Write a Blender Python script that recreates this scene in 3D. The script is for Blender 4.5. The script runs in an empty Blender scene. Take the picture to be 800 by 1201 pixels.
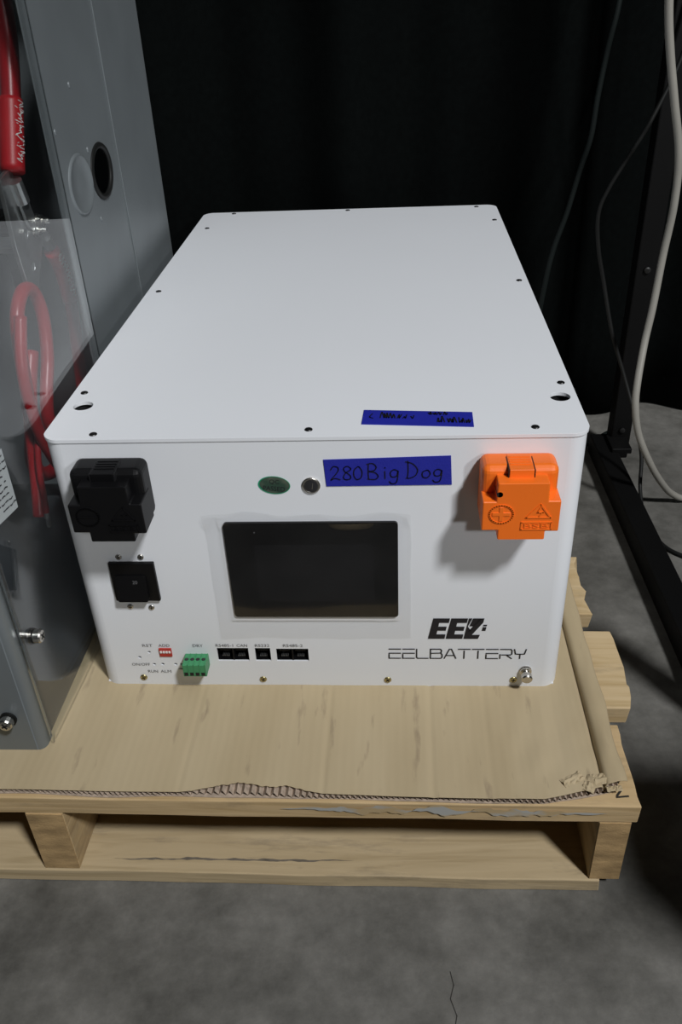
import bpy, bmesh, math, random
from mathutils import Vector, Matrix, noise
from mathutils.geometry import tessellate_polygon
random.seed(7)
PI = math.pi
ZS = .11            # the battery stands this far above the floor; shapes below are measured from its front left foot
S = bpy.context.scene
C = S.collection

# ------------------------------------------------------------------ camera
cam = bpy.data.cameras.new('camera'); co = bpy.data.objects.new('camera', cam); C.objects.link(co)
co.location = (.26100, -.53945, .53405 + ZS)
co.rotation_euler = (math.radians(56.955), math.radians(2.354), math.radians(2.844))
cam.sensor_fit = 'VERTICAL'; cam.sensor_height = 36; cam.sensor_width = 24
cam.lens = 992.3 / 1201 * 36
cam.clip_start = .02
S.camera = co

# ------------------------------------------------------------------ world, lamps, exposure
w = bpy.data.worlds.new('world'); S.world = w; w.use_nodes = True
bg = w.node_tree.nodes['Background']
bg.inputs[0].default_value = (.80, .92, 1, 1); bg.inputs[1].default_value = .016
def area(name, d, dist, size, energy, col, aim=(.2, .1, .15)):
    l = bpy.data.lights.new(name, 'AREA'); l.shape = 'DISK'; l.size = size; l.energy = energy; l.color = col
    o = bpy.data.objects.new(name, l); C.objects.link(o)
    d = Vector(d).normalized(); o.location = Vector(aim) + d * dist
    o.rotation_euler = d.to_track_quat('Z', 'Y').to_euler()
    return o
area('ceiling_lamp_key', (.45, -.56, 1.0), 6.0, .62, 300, (.98, .985, 1), (.35, -.08, .05))
area('lamp_front', (.42, -.78, .40), 3.4, .22, 24, (.98, .985, 1), (.33, -.03, .19))
S.view_settings.view_transform = 'Standard'; S.view_settings.look = 'None'
S.view_settings.gamma = 1; S.view_settings.use_curve_mapping = False
S.view_settings.exposure = 0

# ------------------------------------------------------------------ materials
MATS = {}
def nodes(name):
    m = bpy.data.materials.new(name); m.use_nodes = True; MATS[name] = m
    return m, m.node_tree.nodes, m.node_tree.links, m.node_tree.nodes['Principled BSDF']
def mat(name, col, rough=.5, metal=0, var=.06, scale=30, bump=0, bscale=200, stretch=(1, 1, 1), spec=.5, coat=0):
    m, N, L, P = nodes(name)
    tc = N.new('ShaderNodeTexCoord'); mp = N.new('ShaderNodeMapping'); mp.inputs['Scale'].default_value = stretch
    L.new(tc.outputs['Object'], mp.inputs[0])
    n = N.new('ShaderNodeTexNoise'); n.inputs['Scale'].default_value = scale; n.inputs['Detail'].default_value = 5
    L.new(mp.outputs[0], n.inputs['Vector'])
    r = N.new('ShaderNodeValToRGB')
    r.color_ramp.elements[0].position = .3; r.color_ramp.elements[1].position = .7
    r.color_ramp.elements[0].color = (*[c * (1 - var) for c in col], 1)
    r.color_ramp.elements[1].color = (*[min(1, c * (1 + var)) for c in col], 1)
    L.new(n.outputs[0], r.inputs[0]); L.new(r.outputs[0], P.inputs['Base Color'])
    P.inputs['Roughness'].default_value = rough; P.inputs['Metallic'].default_value = metal
    P.inputs['Specular IOR Level'].default_value = spec; P.inputs['Coat Weight'].default_value = coat
    if bump:
        b = N.new('ShaderNodeTexNoise'); b.inputs['Scale'].default_value = bscale; b.inputs['Detail'].default_value = 4
        L.new(mp.outputs[0], b.inputs['Vector'])
        bu = N.new('ShaderNodeBump'); bu.inputs['Strength'].default_value = bump; bu.inputs['Distance'].default_value = .001
        L.new(b.outputs[0], bu.inputs['Height']); L.new(bu.outputs[0], P.inputs['Normal'])
    return m
def wood(name, c0, c1, axis='x', grey=0.0):
    m, N, L, P = nodes(name)
    tc = N.new('ShaderNodeTexCoord'); mp = N.new('ShaderNodeMapping')
    mp.inputs['Scale'].default_value = (2.2, 26, 40) if axis == 'x' else (26, 2.2, 26)
    L.new(tc.outputs['Object'], mp.inputs[0])
    n = N.new('ShaderNodeTexNoise'); n.inputs['Scale'].default_value = 3; n.inputs['Detail'].default_value = 8; n.inputs['Distortion'].default_value = 1.1
    L.new(mp.outputs[0], n.inputs['Vector'])
    r = N.new('ShaderNodeValToRGB'); r.color_ramp.elements[0].position = .32; r.color_ramp.elements[1].position = .68
    r.color_ramp.elements[0].color = (*c0, 1); r.color_ramp.elements[1].color = (*c1, 1)
    e = r.color_ramp.elements.new(.5); e.color = (*[(a * .3 + b * .7) for a, b in zip(c0, c1)], 1)
    L.new(n.outputs[0], r.inputs[0])
    d = N.new('ShaderNodeTexNoise'); d.inputs['Scale'].default_value = 22; d.inputs['Detail'].default_value = 6; d.inputs['Roughness'].default_value = .7
    mp2 = N.new('ShaderNodeMapping'); mp2.inputs['Scale'].default_value = (.35, 1.6, 1.2) if axis == 'x' else (1, .4, 1)
    L.new(tc.outputs['Object'], mp2.inputs[0]); L.new(mp2.outputs[0], d.inputs['Vector'])
    dr = N.new('ShaderNodeMapRange'); dr.inputs[1].default_value = .56; dr.inputs[2].default_value = .74; dr.inputs[4].default_value = .55 + grey * .4
    L.new(d.outputs[0], dr.inputs[0])
    mx = N.new('ShaderNodeMix'); mx.data_type = 'RGBA'; L.new(dr.outputs[0], mx.inputs[0])
    L.new(r.outputs[0], mx.inputs[6]); mx.inputs[7].default_value = (.16, .13, .095, 1)
    L.new(mx.outputs[2], P.inputs['Base Color']); P.inputs['Roughness'].default_value = .75; P.inputs['Specular IOR Level'].default_value = .25
    bu = N.new('ShaderNodeBump'); bu.inputs['Strength'].default_value = .5; bu.inputs['Distance'].default_value = .0012
    L.new(n.outputs[0], bu.inputs['Height']); L.new(bu.outputs[0], P.inputs['Normal'])
    return m
def clear(name, tint, rough, haze, ior=1.49, smudge=0):
    """thin clear sheet: real Fresnel reflection over straight transmission"""
    m, N, L, P = nodes(name); N.remove(P); out = N['Material Output']
    g = N.new('ShaderNodeNewGeometry'); mi = N.new('ShaderNodeMix'); mi.data_type = 'FLOAT'
    L.new(g.outputs['Backfacing'], mi.inputs[0]); mi.inputs[2].default_value = ior; mi.inputs[3].default_value = 1 / ior
    f = N.new('ShaderNodeFresnel'); L.new(mi.outputs[0], f.inputs[0])
    t = N.new('ShaderNodeBsdfTransparent'); t.inputs[0].default_value = (*tint, 1)
    gl = N.new('ShaderNodeBsdfGlossy'); gl.inputs['Roughness'].default_value = rough; gl.inputs[0].default_value = (1, 1, 1, 1)
    a = N.new('ShaderNodeMixShader'); L.new(f.outputs[0], a.inputs[0]); L.new(t.outputs[0], a.inputs[1]); L.new(gl.outputs[0], a.inputs[2])
    d = N.new('ShaderNodeBsdfDiffuse'); d.inputs[0].default_value = (.75, .77, .8, 1)
    b = N.new('ShaderNodeMixShader'); b.inputs[0].default_value = haze
    if smudge:
        tc = N.new('ShaderNodeTexCoord'); n = N.new('ShaderNodeTexNoise'); n.inputs['Scale'].default_value = 14; n.inputs['Detail'].default_value = 6
        L.new(tc.outputs['Object'], n.inputs['Vector'])
        mr = N.new('ShaderNodeMapRange'); mr.inputs[1].default_value = .45; mr.inputs[2].default_value = .8; mr.inputs[3].default_value = haze; mr.inputs[4].default_value = haze + smudge
        L.new(n.outputs[0], mr.inputs[0]); L.new(mr.outputs[0], b.inputs[0])
    L.new(a.outputs[0], b.inputs[1]); L.new(d.outputs[0], b.inputs[2]); L.new(b.outputs[0], out.inputs[0])
    return m

WHITE = mat('white_powder_coat', (.76, .785, .815), .38, var=.012, scale=3, bump=.04, bscale=900)
BLACKP = mat('black_plastic', (.0035, .0035, .004), .45, var=.15, spec=.22)
BLACKM = mat('matte_black_plastic', (.006, .006, .007), .6)
ORANGE = mat('orange_plastic', (.90, .17, .012), .42, var=.02, bump=.08, bscale=700)
BLUE = mat('blue_painters_tape', (.012, .018, .30), .55, var=.05, scale=60, bump=.25, bscale=900)
INK = mat('black_ink', (.008, .008, .012), .6)
GREYINK = mat('grey_print', (.13, .13, .135), .6)
CHROME = mat('nickel_steel', (.62, .60, .56), .25, 1)
ZINC = mat('yellow_zinc_screw', (.50, .44, .24), .32, 1)
DARKSTEEL = mat('dark_steel', (.10, .10, .10), .35, 1)
GREEN = mat('green_terminal_plastic', (.05, .26, .11), .45)
RED = mat('red_switch_plastic', (.42, .03, .02), .45)
WPLAS = mat('white_plastic', (.8, .8, .78), .4)
SCREEN = mat('screen_glass', (.003, .003, .0035), .12, var=.05, spec=.3)
SCREENA = mat('screen_active_area', (.0065, .0065, .0075), .15, var=.05, spec=.3)
REDC = mat('red_cable_rubber', (.34, .008, .014), .35, var=.08)
REDS = mat('red_heat_shrink', (.48, .012, .018), .42, var=.06)
TIN = mat('tinned_copper', (.55, .56, .56), .3, .9, var=.15, scale=60, bump=.2, bscale=120)
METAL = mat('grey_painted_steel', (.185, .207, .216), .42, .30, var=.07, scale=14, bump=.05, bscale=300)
METALK = mat('shaded_inner_steel', (.045, .050, .055), .5, .2, var=.07, scale=14)  # inner steel again, its colour darkened for the shade inside the enclosure
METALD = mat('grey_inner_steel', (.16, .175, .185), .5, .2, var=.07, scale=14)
RUBBER = mat('black_rubber', (.008, .0085, .008), .55, spec=.25)
CURT = mat('black_curtain_cloth', (.0026, .0033, .0032), .95, var=.15, scale=120, bump=.4, bscale=1500, spec=.03)
RACKM = mat('black_painted_steel', (.0035, .0035, .0035), .55, spec=.15)
SILVER = mat('grey_cable_jacket', (.27, .26, .23), .45)
FAINT = mat('dark_green_cable', (.007, .010, .0095), .6, spec=.15)
KNURL = mat('dark_switch_face', (.055, .055, .06), .35, .6)
PAPER = mat('label_paper', (.50, .53, .54), .6, var=.05)
CASEM = mat('black_case_shell', (.01, .01, .01), .6)
CARDEDGE = mat('corrugated_paper', (.40, .32, .25), .85, var=.25, scale=260, spec=.1)
MARK = mat('black_marker', (.02, .018, .015), .7)
DIRT = mat('dark_dirt', (.13, .11, .085), .9, var=.3, scale=120)
PAINT = mat('grey_paint_smear', (.47, .44, .37), .7, var=.2, scale=90, stretch=(.3, 1, 1))
_r = PAINT.node_tree.nodes['Color Ramp'].color_ramp; _r.elements[0].color = (.47, .35, .19, 1); _r.elements[1].color = (.42, .42, .39, 1); _r.elements[0].position = .44; _r.elements[1].position = .56
WOODX = wood('pine_board', (.43, .30, .145), (.56, .41, .225))
WOODP = wood('pale_pine_board', (.47, .34, .17), (.60, .46, .27))
WOODB = wood('weathered_board', (.36, .275, .155), (.47, .37, .225), grey=.3)
WOODY = wood('pine_stringer', (.36, .25, .125), (.50, .37, .20), 'y')
WOODE = mat('pine_end_grain', (.40, .27, .13), .8, var=.3, scale=5, stretch=(9, 9, 24), bump=.4, bscale=60, spec=.2)
PANE = clear('clear_polycarbonate', (.95, .965, .965), .010, .002, smudge=.012)
FILM = clear('protective_film', (.97, .97, .97), .05, .001, 1.45, smudge=.006)

# cardboard: brown kraft with faint flute lines and scuffs
m, N, L, P = nodes('cardboard')
tc = N.new('ShaderNodeTexCoord')
n1 = N.new('ShaderNodeTexNoise'); n1.inputs['Scale'].default_value = 7; n1.inputs['Detail'].default_value = 7
mp = N.new('ShaderNodeMapping'); mp.inputs['Scale'].default_value = (3, .6, 1)
L.new(tc.outputs['Object'], mp.inputs[0]); L.new(mp.outputs[0], n1.inputs['Vector'])
r = N.new('ShaderNodeValToRGB'); r.color_ramp.elements[0].position = .3; r.color_ramp.elements[1].position = .72
r.color_ramp.elements[0].color = (.41, .328, .200, 1); r.color_ramp.elements[1].color = (.475, .388, .248, 1); L.new(n1.outputs[0], r.inputs[0])
n2 = N.new('ShaderNodeTexNoise'); n2.inputs['Scale'].default_value = 38; n2.inputs['Detail'].default_value = 6
mp2 = N.new('ShaderNodeMapping'); mp2.inputs['Scale'].default_value = (2.6, .5, 1); L.new(tc.outputs['Object'], mp2.inputs[0]); L.new(mp2.outputs[0], n2.inputs['Vector'])
mr = N.new('ShaderNodeMapRange'); mr.inputs[1].default_value = .62; mr.inputs[2].default_value = .76; mr.inputs[4].default_value = .65; L.new(n2.outputs[0], mr.inputs[0])
mx = N.new('ShaderNodeMix'); mx.data_type = 'RGBA'; L.new(mr.outputs[0], mx.inputs[0]); L.new(r.outputs[0], mx.inputs[6]); mx.inputs[7].default_value = (.20, .15, .10, 1)
L.new(mx.outputs[2], P.inputs['Base Color']); P.inputs['Roughness'].default_value = .8; P.inputs['Specular IOR Level'].default_value = .2
wv = N.new('ShaderNodeTexWave'); wv.inputs['Scale'].default_value = 45; wv.inputs['Distortion'].default_value = .4; L.new(tc.outputs['Object'], wv.inputs['Vector'])
bu = N.new('ShaderNodeBump'); bu.inputs['Strength'].default_value = .10; bu.inputs['Distance'].default_value = .0008
L.new(wv.outputs['Fac'], bu.inputs['Height']); L.new(bu.outputs[0], P.inputs['Normal'])
CARD = m

# concrete: mottled grey, dusty blotches, fine pits, one hairline crack
m, N, L, P = nodes('concrete')
tc = N.new('ShaderNodeTexCoord')
n1 = N.new('ShaderNodeTexNoise'); n1.inputs['Scale'].default_value = 8; n1.inputs['Detail'].default_value = 10; n1.inputs['Roughness'].default_value = .68
L.new(tc.outputs['Object'], n1.inputs['Vector'])
r = N.new('ShaderNodeValToRGB'); r.color_ramp.elements[0].position = .34; r.color_ramp.elements[1].position = .68
r.color_ramp.elements[0].color = (.072, .070, .062, 1); r.color_ramp.elements[1].color = (.185, .180, .164, 1); L.new(n1.outputs[0], r.inputs[0])
n2 = N.new('ShaderNodeTexNoise'); n2.inputs['Scale'].default_value = 45; n2.inputs['Detail'].default_value = 8; n2.inputs['Roughness'].default_value = .7
L.new(tc.outputs['Object'], n2.inputs['Vector'])
mr = N.new('ShaderNodeMapRange'); mr.inputs[1].default_value = .3; mr.inputs[2].default_value = .7; mr.inputs[3].default_value = .80; mr.inputs[4].default_value = 1.18; L.new(n2.outputs[0], mr.inputs[0])
mx = N.new('ShaderNodeMix'); mx.data_type = 'RGBA'; mx.blend_type = 'MULTIPLY'; mx.inputs[0].default_value = 1
cb = N.new('ShaderNodeCombineColor'); [L.new(mr.outputs[0], cb.inputs[i]) for i in range(3)]
L.new(r.outputs[0], mx.inputs[6]); L.new(cb.outputs[0], mx.inputs[7]); L.new(mx.outputs[2], P.inputs['Base Color'])
P.inputs['Roughness'].default_value = .62; P.inputs['Specular IOR Level'].default_value = .35
bu = N.new('ShaderNodeBump'); bu.inputs['Strength'].default_value = .35; bu.inputs['Distance'].default_value = .002
L.new(n2.outputs[0], bu.inputs['Height']); L.new(bu.outputs[0], P.inputs['Normal'])
CONC = m

# ------------------------------------------------------------------ object helpers
ORG = {}
def link(o, parent=None, org=(0, 0, 0)):
    C.objects.link(o); ORG[o.name] = Vector(org)
    if parent: o.parent = parent
    return o
def tag(o, label=None, cat=None, group=None, kind=None):
    if label: o['label'] = label
    if cat: o['category'] = cat
    if group: o['group'] = group
    if kind: o['kind'] = kind
    return o
def thing(name, label, cat, loc, group=None):
    o = bpy.data.objects.new(name, None); o.empty_display_size = .03
    link(o, None, loc); o.location = Vector(loc) + Vector((0, 0, ZS))
    return tag(o, label, cat, group)
def obj(name, bm, m, parent=None, org=None, smooth=False, label=None, bevel=0, at=None, mesh=None):
    """bm in battery coordinates (or, with at=, in its own coordinates placed at that point)"""
    me = mesh or bpy.data.meshes.new(name)
    base = ORG[parent.name] if parent else Vector(org or (0, 0, 0))
    if mesh is None:
        if at is None: bmesh.ops.translate(bm, verts=bm.verts, vec=-base)
        bm.to_mesh(me); bm.free()
        if smooth:
            for p in me.polygons: p.use_smooth = True
        me.materials.append(m)
    o = bpy.data.objects.new(name, me); link(o, parent, base)
    if at is not None: o.location = Vector(at) - base
    if parent is None: o.location = base + Vector((0, 0, ZS)) if at is None else Vector(at) + Vector((0, 0, ZS))
    if bevel:
        b = o.modifiers.new('bevel', 'BEVEL'); b.width = bevel; b.segments = 3; b.limit_method = 'ANGLE'
        b.harden_normals = False
    if label: o['label'] = label
    return o
def box(bm, x0, x1, y0, y1, z0, z1, M=None):
    r = bmesh.ops.create_cube(bm, size=1)['verts']
    for v in r:
        v.co = Vector((x0 + (v.co.x + .5) * (x1 - x0), y0 + (v.co.y + .5) * (y1 - y0), z0 + (v.co.z + .5) * (z1 - z0)))
        if M: v.co = M @ v.co
    return r
def B(*a):
    bm = bmesh.new(); box(bm, *a); return bm
def cyl(bm, c, axis, r, h, seg=24, r2=None):
    """from c along axis"""
    a = Vector(axis).normalized(); M = Matrix.Translation(Vector(c) + a * h / 2) @ a.to_track_quat('Z', 'Y').to_matrix().to_4x4()
    return bmesh.ops.create_cone(bm, cap_ends=True, segments=seg, radius1=r, radius2=r if r2 is None else r2, depth=h, matrix=M)['verts']
def lathe(bm, c, axis, prof, seg=28):
    a = Vector(axis).normalized(); M = Matrix.Translation(Vector(c)) @ a.to_track_quat('Z', 'Y').to_matrix().to_4x4()
    rings = []
    for r, h in prof:
        rings.append([bm.verts.new(M @ Vector((r * math.cos(2 * PI * i / seg), r * math.sin(2 * PI * i / seg), h))) for i in range(seg)])
    for a_, b_ in zip(rings, rings[1:]):
        for i in range(seg): bm.faces.new((a_[i], a_[(i + 1) % seg], b_[(i + 1) % seg], b_[i]))
    bm.faces.new(list(reversed(rings[0]))); bm.faces.new(rings[-1])
def catmull(pts, n=8):
    pts = [Vector(p) for p in pts]; P = [pts[0] * 2 - pts[1]] + pts + [pts[-1] * 2 - pts[-2]]; out = []
    for i in range(1, len(P) - 2):
        a, b, c, d = P[i - 1:i + 3]
        for k in range(n):
            t = k / n
            out.append(.5 * ((2 * b) + (c - a) * t + (2 * a - 5 * b + 4 * c - d) * t * t + (3 * b - a - 3 * c + d) * t ** 3))
    out.append(pts[-1]); return out
def tube(bm, pts, r, seg=12, n=8, smooth=True):
    P = catmull(pts, n) if smooth else [Vector(p) for p in pts]
    rings = []; up = None
    for i, p in enumerate(P):
        t = (P[min(i + 1, len(P) - 1)] - P[max(i - 1, 0)]).normalized()
        if up is None: up = t.orthogonal().normalized()
        up = (up - t * up.dot(t)).normalized(); s = t.cross(up)
        rr = r(i / (len(P) - 1)) if callable(r) else r
        rings.append([bm.verts.new(p + (up * math.cos(2 * PI * k / seg) + s * math.sin(2 * PI * k / seg)) * rr) for k in range(seg)])
    for a, b in zip(rings, rings[1:]):
        for k in range(seg): bm.faces.new((a[k], b[k], b[(k + 1) % seg], a[(k + 1) % seg]))
    bm.faces.new(rings[0]); bm.faces.new(list(reversed(rings[-1])))
    bmesh.ops.recalc_face_normals(bm, faces=bm.faces)
def T(pts, r, seg=12):
    bm = bmesh.new(); tube(bm, pts, r, seg); return bm
def rrect(x0, x1, y0, y1, r, n=10):
    o = []
    for cx, cy, a0 in ((x1 - r, y0 + r, -90), (x1 - r, y1 - r, 0), (x0 + r, y1 - r, 90), (x0 + r, y0 + r, 180)):
        for k in range(n + 1):
            a = math.radians(a0 + 90 * k / n); o.append((cx + r * math.cos(a), cy + r * math.sin(a)))
    return o
def ell(cx, cy, a, b, n=32): return [(cx + a * math.cos(2 * PI * k / n), cy + b * math.sin(2 * PI * k / n)) for k in range(n)]
def plate(bm, outer, holes, f0, f1):
    """a plate with holes: outlines in 2D, f0 / f1 map (u, v) to its two faces"""
    loops = [outer] + holes
    tris = tessellate_polygon([[Vector((u, v, 0)) for u, v in l] for l in loops])
    flat = [q for l in loops for q in l]
    A = [bm.verts.new(f0(*q)) for q in flat]; D = [bm.verts.new(f1(*q)) for q in flat]
    for t in tris:
        if len(set(t)) == 3:
            try:
                bm.faces.new([A[i] for i in t]); bm.faces.new([D[i] for i in reversed(t)])
            except ValueError: pass
    k = 0
    for l in loops:
        for i in range(len(l)):
            a, b = k + i, k + (i + 1) % len(l); bm.faces.new((A[a], A[b], D[b], D[a]))
        k += len(l)
    bmesh.ops.recalc_face_normals(bm, faces=bm.faces)
    return bm
def strokes(lines, width, f, bm=None):
    """flat printed or written strokes; f maps (u, v) onto the surface"""
    bm = bm or bmesh.new()
    for l in lines:
        for (a, b) in zip(l, l[1:]):
            d = Vector((b[0] - a[0], b[1] - a[1])); L_ = d.length
            if L_ < 1e-7: continue
            d /= L_; n = Vector((-d.y, d.x)) * width / 2; e = d * width * .35
            q = [(a[0] - e.x + n.x, a[1] - e.y + n.y), (a[0] - e.x - n.x, a[1] - e.y - n.y), (b[0] + e.x - n.x, b[1] + e.y - n.y), (b[0] + e.x + n.x, b[1] + e.y + n.y)]
            bm.faces.new([bm.verts.new(f(*p)) for p in q])
    return bm
def polys(ps, f, bm=None):
    bm = bm or bmesh.new()
    for p in ps:
        tr = tessellate_polygon([[Vector((u, v, 0)) for u, v in p]]); V = [bm.verts.new(f(*q)) for q in p]
        for t in tr: bm.faces.new([V[i] for i in t])
    return bm
def text(s, x, z, h, wd, f, bm=None):
    """type set from the built-in font, fitted into a box centred at x with baseline z"""
    cu = bpy.data.curves.new('t', 'FONT'); cu.body = s; cu.fill_mode = 'FRONT'; cu.resolution_u = 3
    o = bpy.data.objects.new('t', cu); C.objects.link(o); bpy.context.view_layer.update()
    me = bpy.data.meshes.new_from_object(o); bpy.data.objects.remove(o)
    bm = bm or bmesh.new(); xs = [v.co.x for v in me.vertices]; ys = [v.co.y for v in me.vertices]
    sx = wd / (max(xs) - min(xs)); sz = h / (max(ys) - min(ys))
    V = [bm.verts.new(f(x - wd / 2 + (v.co.x - min(xs)) * sx, z + (v.co.y - min(ys)) * sz)) for v in me.vertices]
    for p in me.polygons:
        try: bm.faces.new([V[i] for i in p.vertices])
        except ValueError: pass
    bpy.data.meshes.remove(me); return bm
front = lambda d: (lambda u, v: (u, -d, v))
def fin(bm): bmesh.ops.recalc_face_normals(bm, faces=bm.faces); return bm

# ------------------------------------------------------------------ setting
bm = bmesh.new(); box(bm, -3, 3, -2.6, 2.2, -.17, -.11)
o = obj('floor', bm, CONC, None, (0, 0, -.11))
tag(o, 'mottled grey concrete floor under the pallet', kind='structure')
bm = strokes([[(.30, -.19), (.302, -.2), (.299, -.21), (.303, -.222), (.300, -.235), (.304, -.25)]], .0006, lambda u, v: (u, v, -.1097))
cr = obj('floor_crack', fin(bm), MARK, None, (.3, -.2, -.11)); cr.parent = o; cr.location = (.3, -.2, 0)

# curtain: pleated black cloth hanging behind everything
def fold(x, z):
    k = .022 * math.sin(x * 21 + .8 * math.sin(x * 5)) + .010 * math.sin(x * 47 + 1.3) + .006 * noise.noise(Vector((x * 8, z * 1.2, 3)))
    return .735 + k * (1 + .25 * z) + .012 * math.sin(x * 3)
bm = bmesh.new(); nx, nz = 420, 14; G = []
for j in range(nz + 1):
    G.append([bm.verts.new((-1.5 + 3.6 * i / nx, fold(-1.5 + 3.6 * i / nx, 1.6 * j / nz), -.108 + 1.75 * j / nz)) for i in range(nx + 1)])
for j in range(nz):
    for i in range(nx): bm.faces.new((G[j][i], G[j][i + 1], G[j + 1][i + 1], G[j + 1][i]))
o = obj('curtain', bm, CURT, None, (.3, .73, -.11), smooth=True)
sm = o.modifiers.new('s', 'SOLIDIFY'); sm.thickness = .002; sm.offset = 1
tag(o, 'black pleated cloth curtain hanging behind the battery', 'curtain')

# ------------------------------------------------------------------ pallet
pal = thing('wooden_pallet', 'worn pine pallet carrying the white battery and the grey enclosure', 'pallet', (-.02, .3, -.11))
def board(x0, x1, y0, y1, z0, z1, seed, jag=.003, axis=0, wob=.0009):
    """a plank as a closed loop of sections; ends break off unevenly"""
    bm = bmesh.new(); n = 30; m_ = 8; rings = []
    a0, a1, c0, c1 = (x0, x1, y0, y1) if axis == 0 else (y0, y1, x0, x1)
    sec = [(c0 + (c1 - c0) * k / m_, z0) for k in range(m_ + 1)] + [(c1 + (c0 - c1) * k / m_, z1) for k in range(m_ + 1)]
    for i in range(n + 1):
        a = a0 + (a1 - a0) * i / n; row = []
        for k, (c, z) in enumerate(sec):
            ed = k in (0, m_, m_ + 1, 2 * m_ + 1); q = noise.noise_vector(Vector((a * 14 + seed, c * 20, z * 30 + seed * 2.3)))
            cc = c + (q.y * wob if ed else 0); zz = z + q.z * wob * .5; aa = a
            if i == n: aa += jag * (noise.noise(Vector((c * 60 + seed, z * 25, seed))) + .5 * noise.noise(Vector((c * 190, z * 60, seed))))
            row.append(bm.verts.new((aa, cc, zz) if axis == 0 else (cc, aa, zz)))
        rings.append(row)
    N2 = len(sec)
    for a, b in zip(rings, rings[1:]):
        for k in range(N2): bm.faces.new((a[k], a[(k + 1) % N2], b[(k + 1) % N2], b[k]))
    bm.faces.new(rings[0]); bm.faces.new(rings[-1]); return fin(bm)
def smear(x0, x1, y, zc, hh, seed, horiz=False):
    q = bmesh.new(); n = 90; pts = []
    for k in range(n + 1):
        x = x0 + (x1 - x0) * k / n; t = min(1, 5 * k / n, 5 * (1 - k / n))
        a = hh * t * max(.02, .45 + noise.noise(Vector((x * 45, seed, 5))) + .5 * noise.noise(Vector((x * 160, seed, 8)))); b = hh * t * max(.02, .45 + noise.noise(Vector((x * 50, seed, 15))) + .5 * noise.noise(Vector((x * 150, seed, 18))))
        zz = zc + .002 * noise.noise(Vector((x * 12, seed, 1)))
        pts.append((q.verts.new((x, zz - a, y) if horiz else (x, y, zz - a)), q.verts.new((x, zz + b, y) if horiz else (x, y, zz + b))))
    for s_, t_ in zip(pts, pts[1:]): q.faces.new((s_[0], t_[0], t_[1], s_[1]))
    return fin(q)
deck = [(-.119, -.037, .4435), (-.018, .081, .4620), (.106, .200, .4500), (.228, .315, .447), (.343, .43, .449), (.458, .545, .446), (.573, .66, .447)]
for i, (a, b, xe) in enumerate(deck):
    bd = obj('deck_board', board(-.50, xe, a, b, -.0245, -.006 - .0004 * (i % 3), i * 3.7 + 1, (.003, .007, .008)[min(i, 2)]), (WOODX, WOODP, WOODP)[i % 3], pal, bevel=.0012)
    if i == 0:
        p = strokes([[(.428, -.109), (.432, -.104), (.4295, -.098), (.4335, -.094)], [(.430, -.1035), (.427, -.1)], [(.4275, -.1105), (.436, -.1095)]], .0016, lambda u, v: (u, v, -.0055))
        obj('marker_scrawl', fin(p), MARK, bd, label='black marker scrawl at the corner')
        obj('paint_smear', smear(.17, .42, -.1203, -.0125, .0066, 3), PAINT, bd, label='pale grey paint smear along the front edge')
for x0, x1, sd in ((-.036, -.005, 2), (.4145, .4395, 5), (-.50, -.47, 9)):
    st = obj('stringer', board(x0, x1, -.1185, .66, -.0955, -.0245, sd, .002, 1), WOODY, pal, bevel=.001)
    eg = obj('end_grain', B(x0 + .0008, x1 - .0008, -.1195, -.1178, -.0950, -.0252), WOODE, st)
for i, (a, b) in enumerate(((-.121, -.010), (.22, .32), (.55, .66))):
    obj('bottom_board', board(-.50, .425, a, b, -.110, -.0957, 40 + i * 5, .005, 0, .0012), WOODB, pal, bevel=.0012)
obj('dirt_streak', smear(.02, .225, -.0949, -.1085, .0020, 11, True), DIRT, pal, label='dark dirt streak on the bottom board')

# ------------------------------------------------------------------ cardboard
card = thing('cardboard_sheet', 'worn brown double-wall cardboard laid over the pallet deck', 'cardboard', (-.02, .2, -.006))
def yedge(x):
    e = -.1160 + .0016 * noise.noise(Vector((x * 9, 1, 1))) - .003 * min(1, max(0, (x - .2) / .2)) + .003 * max(0, (.0 - x)) 
    e += .0090 * math.exp(-((x - .150) / .042) ** 4) * max(.1, .85 + .5 * noise.noise(Vector((x * 40, 0, 2))) + .25 * noise.noise(Vector((x * 260, 7, 2))))
    if x > .372: e += (x - .372) * .27
    return e
def ztop(x, y):
    z = .0 + .0004 * noise.noise(Vector((x * 20, y * 20, 0)))
    for xc, s in ((.092, .5), (.205, .8), (.29, .9), (.335, .5)):   # soft creases that run front to back
        z -= .0008 * s * math.exp(-((x - xc - .01 * y) / .0022) ** 2) * (1 if y < .0 else .3)
    if x > .30 and y < -.02: z += .0018 * noise.noise(Vector((x * 60, y * 40, 6))) * min(1, (x - .30) / .08)
    if .33 < x < .4165: z += .0009 * math.exp(-((y - .015 - .1 * (x - .4)) / .003) ** 2)
    xf = .4185
    if x > xf - .004: z -= .0058 * math.exp(-((x - xf) / .0013) ** 2)
    if x > xf: z += .0040 * math.sin(min(1, (x - xf) / .020) * PI) ** .6 + .0010 * noise.noise(Vector((x * 130, y * 30, 2)))
    return z
xs = [-.50 + i * .008 for i in range(int(.90 / .008))] ; xs = [x for x in xs if x < .06] + [.06 + i * .0016 for i in range(209)] + [.395 + i * .00125 for i in range(33)]
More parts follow.
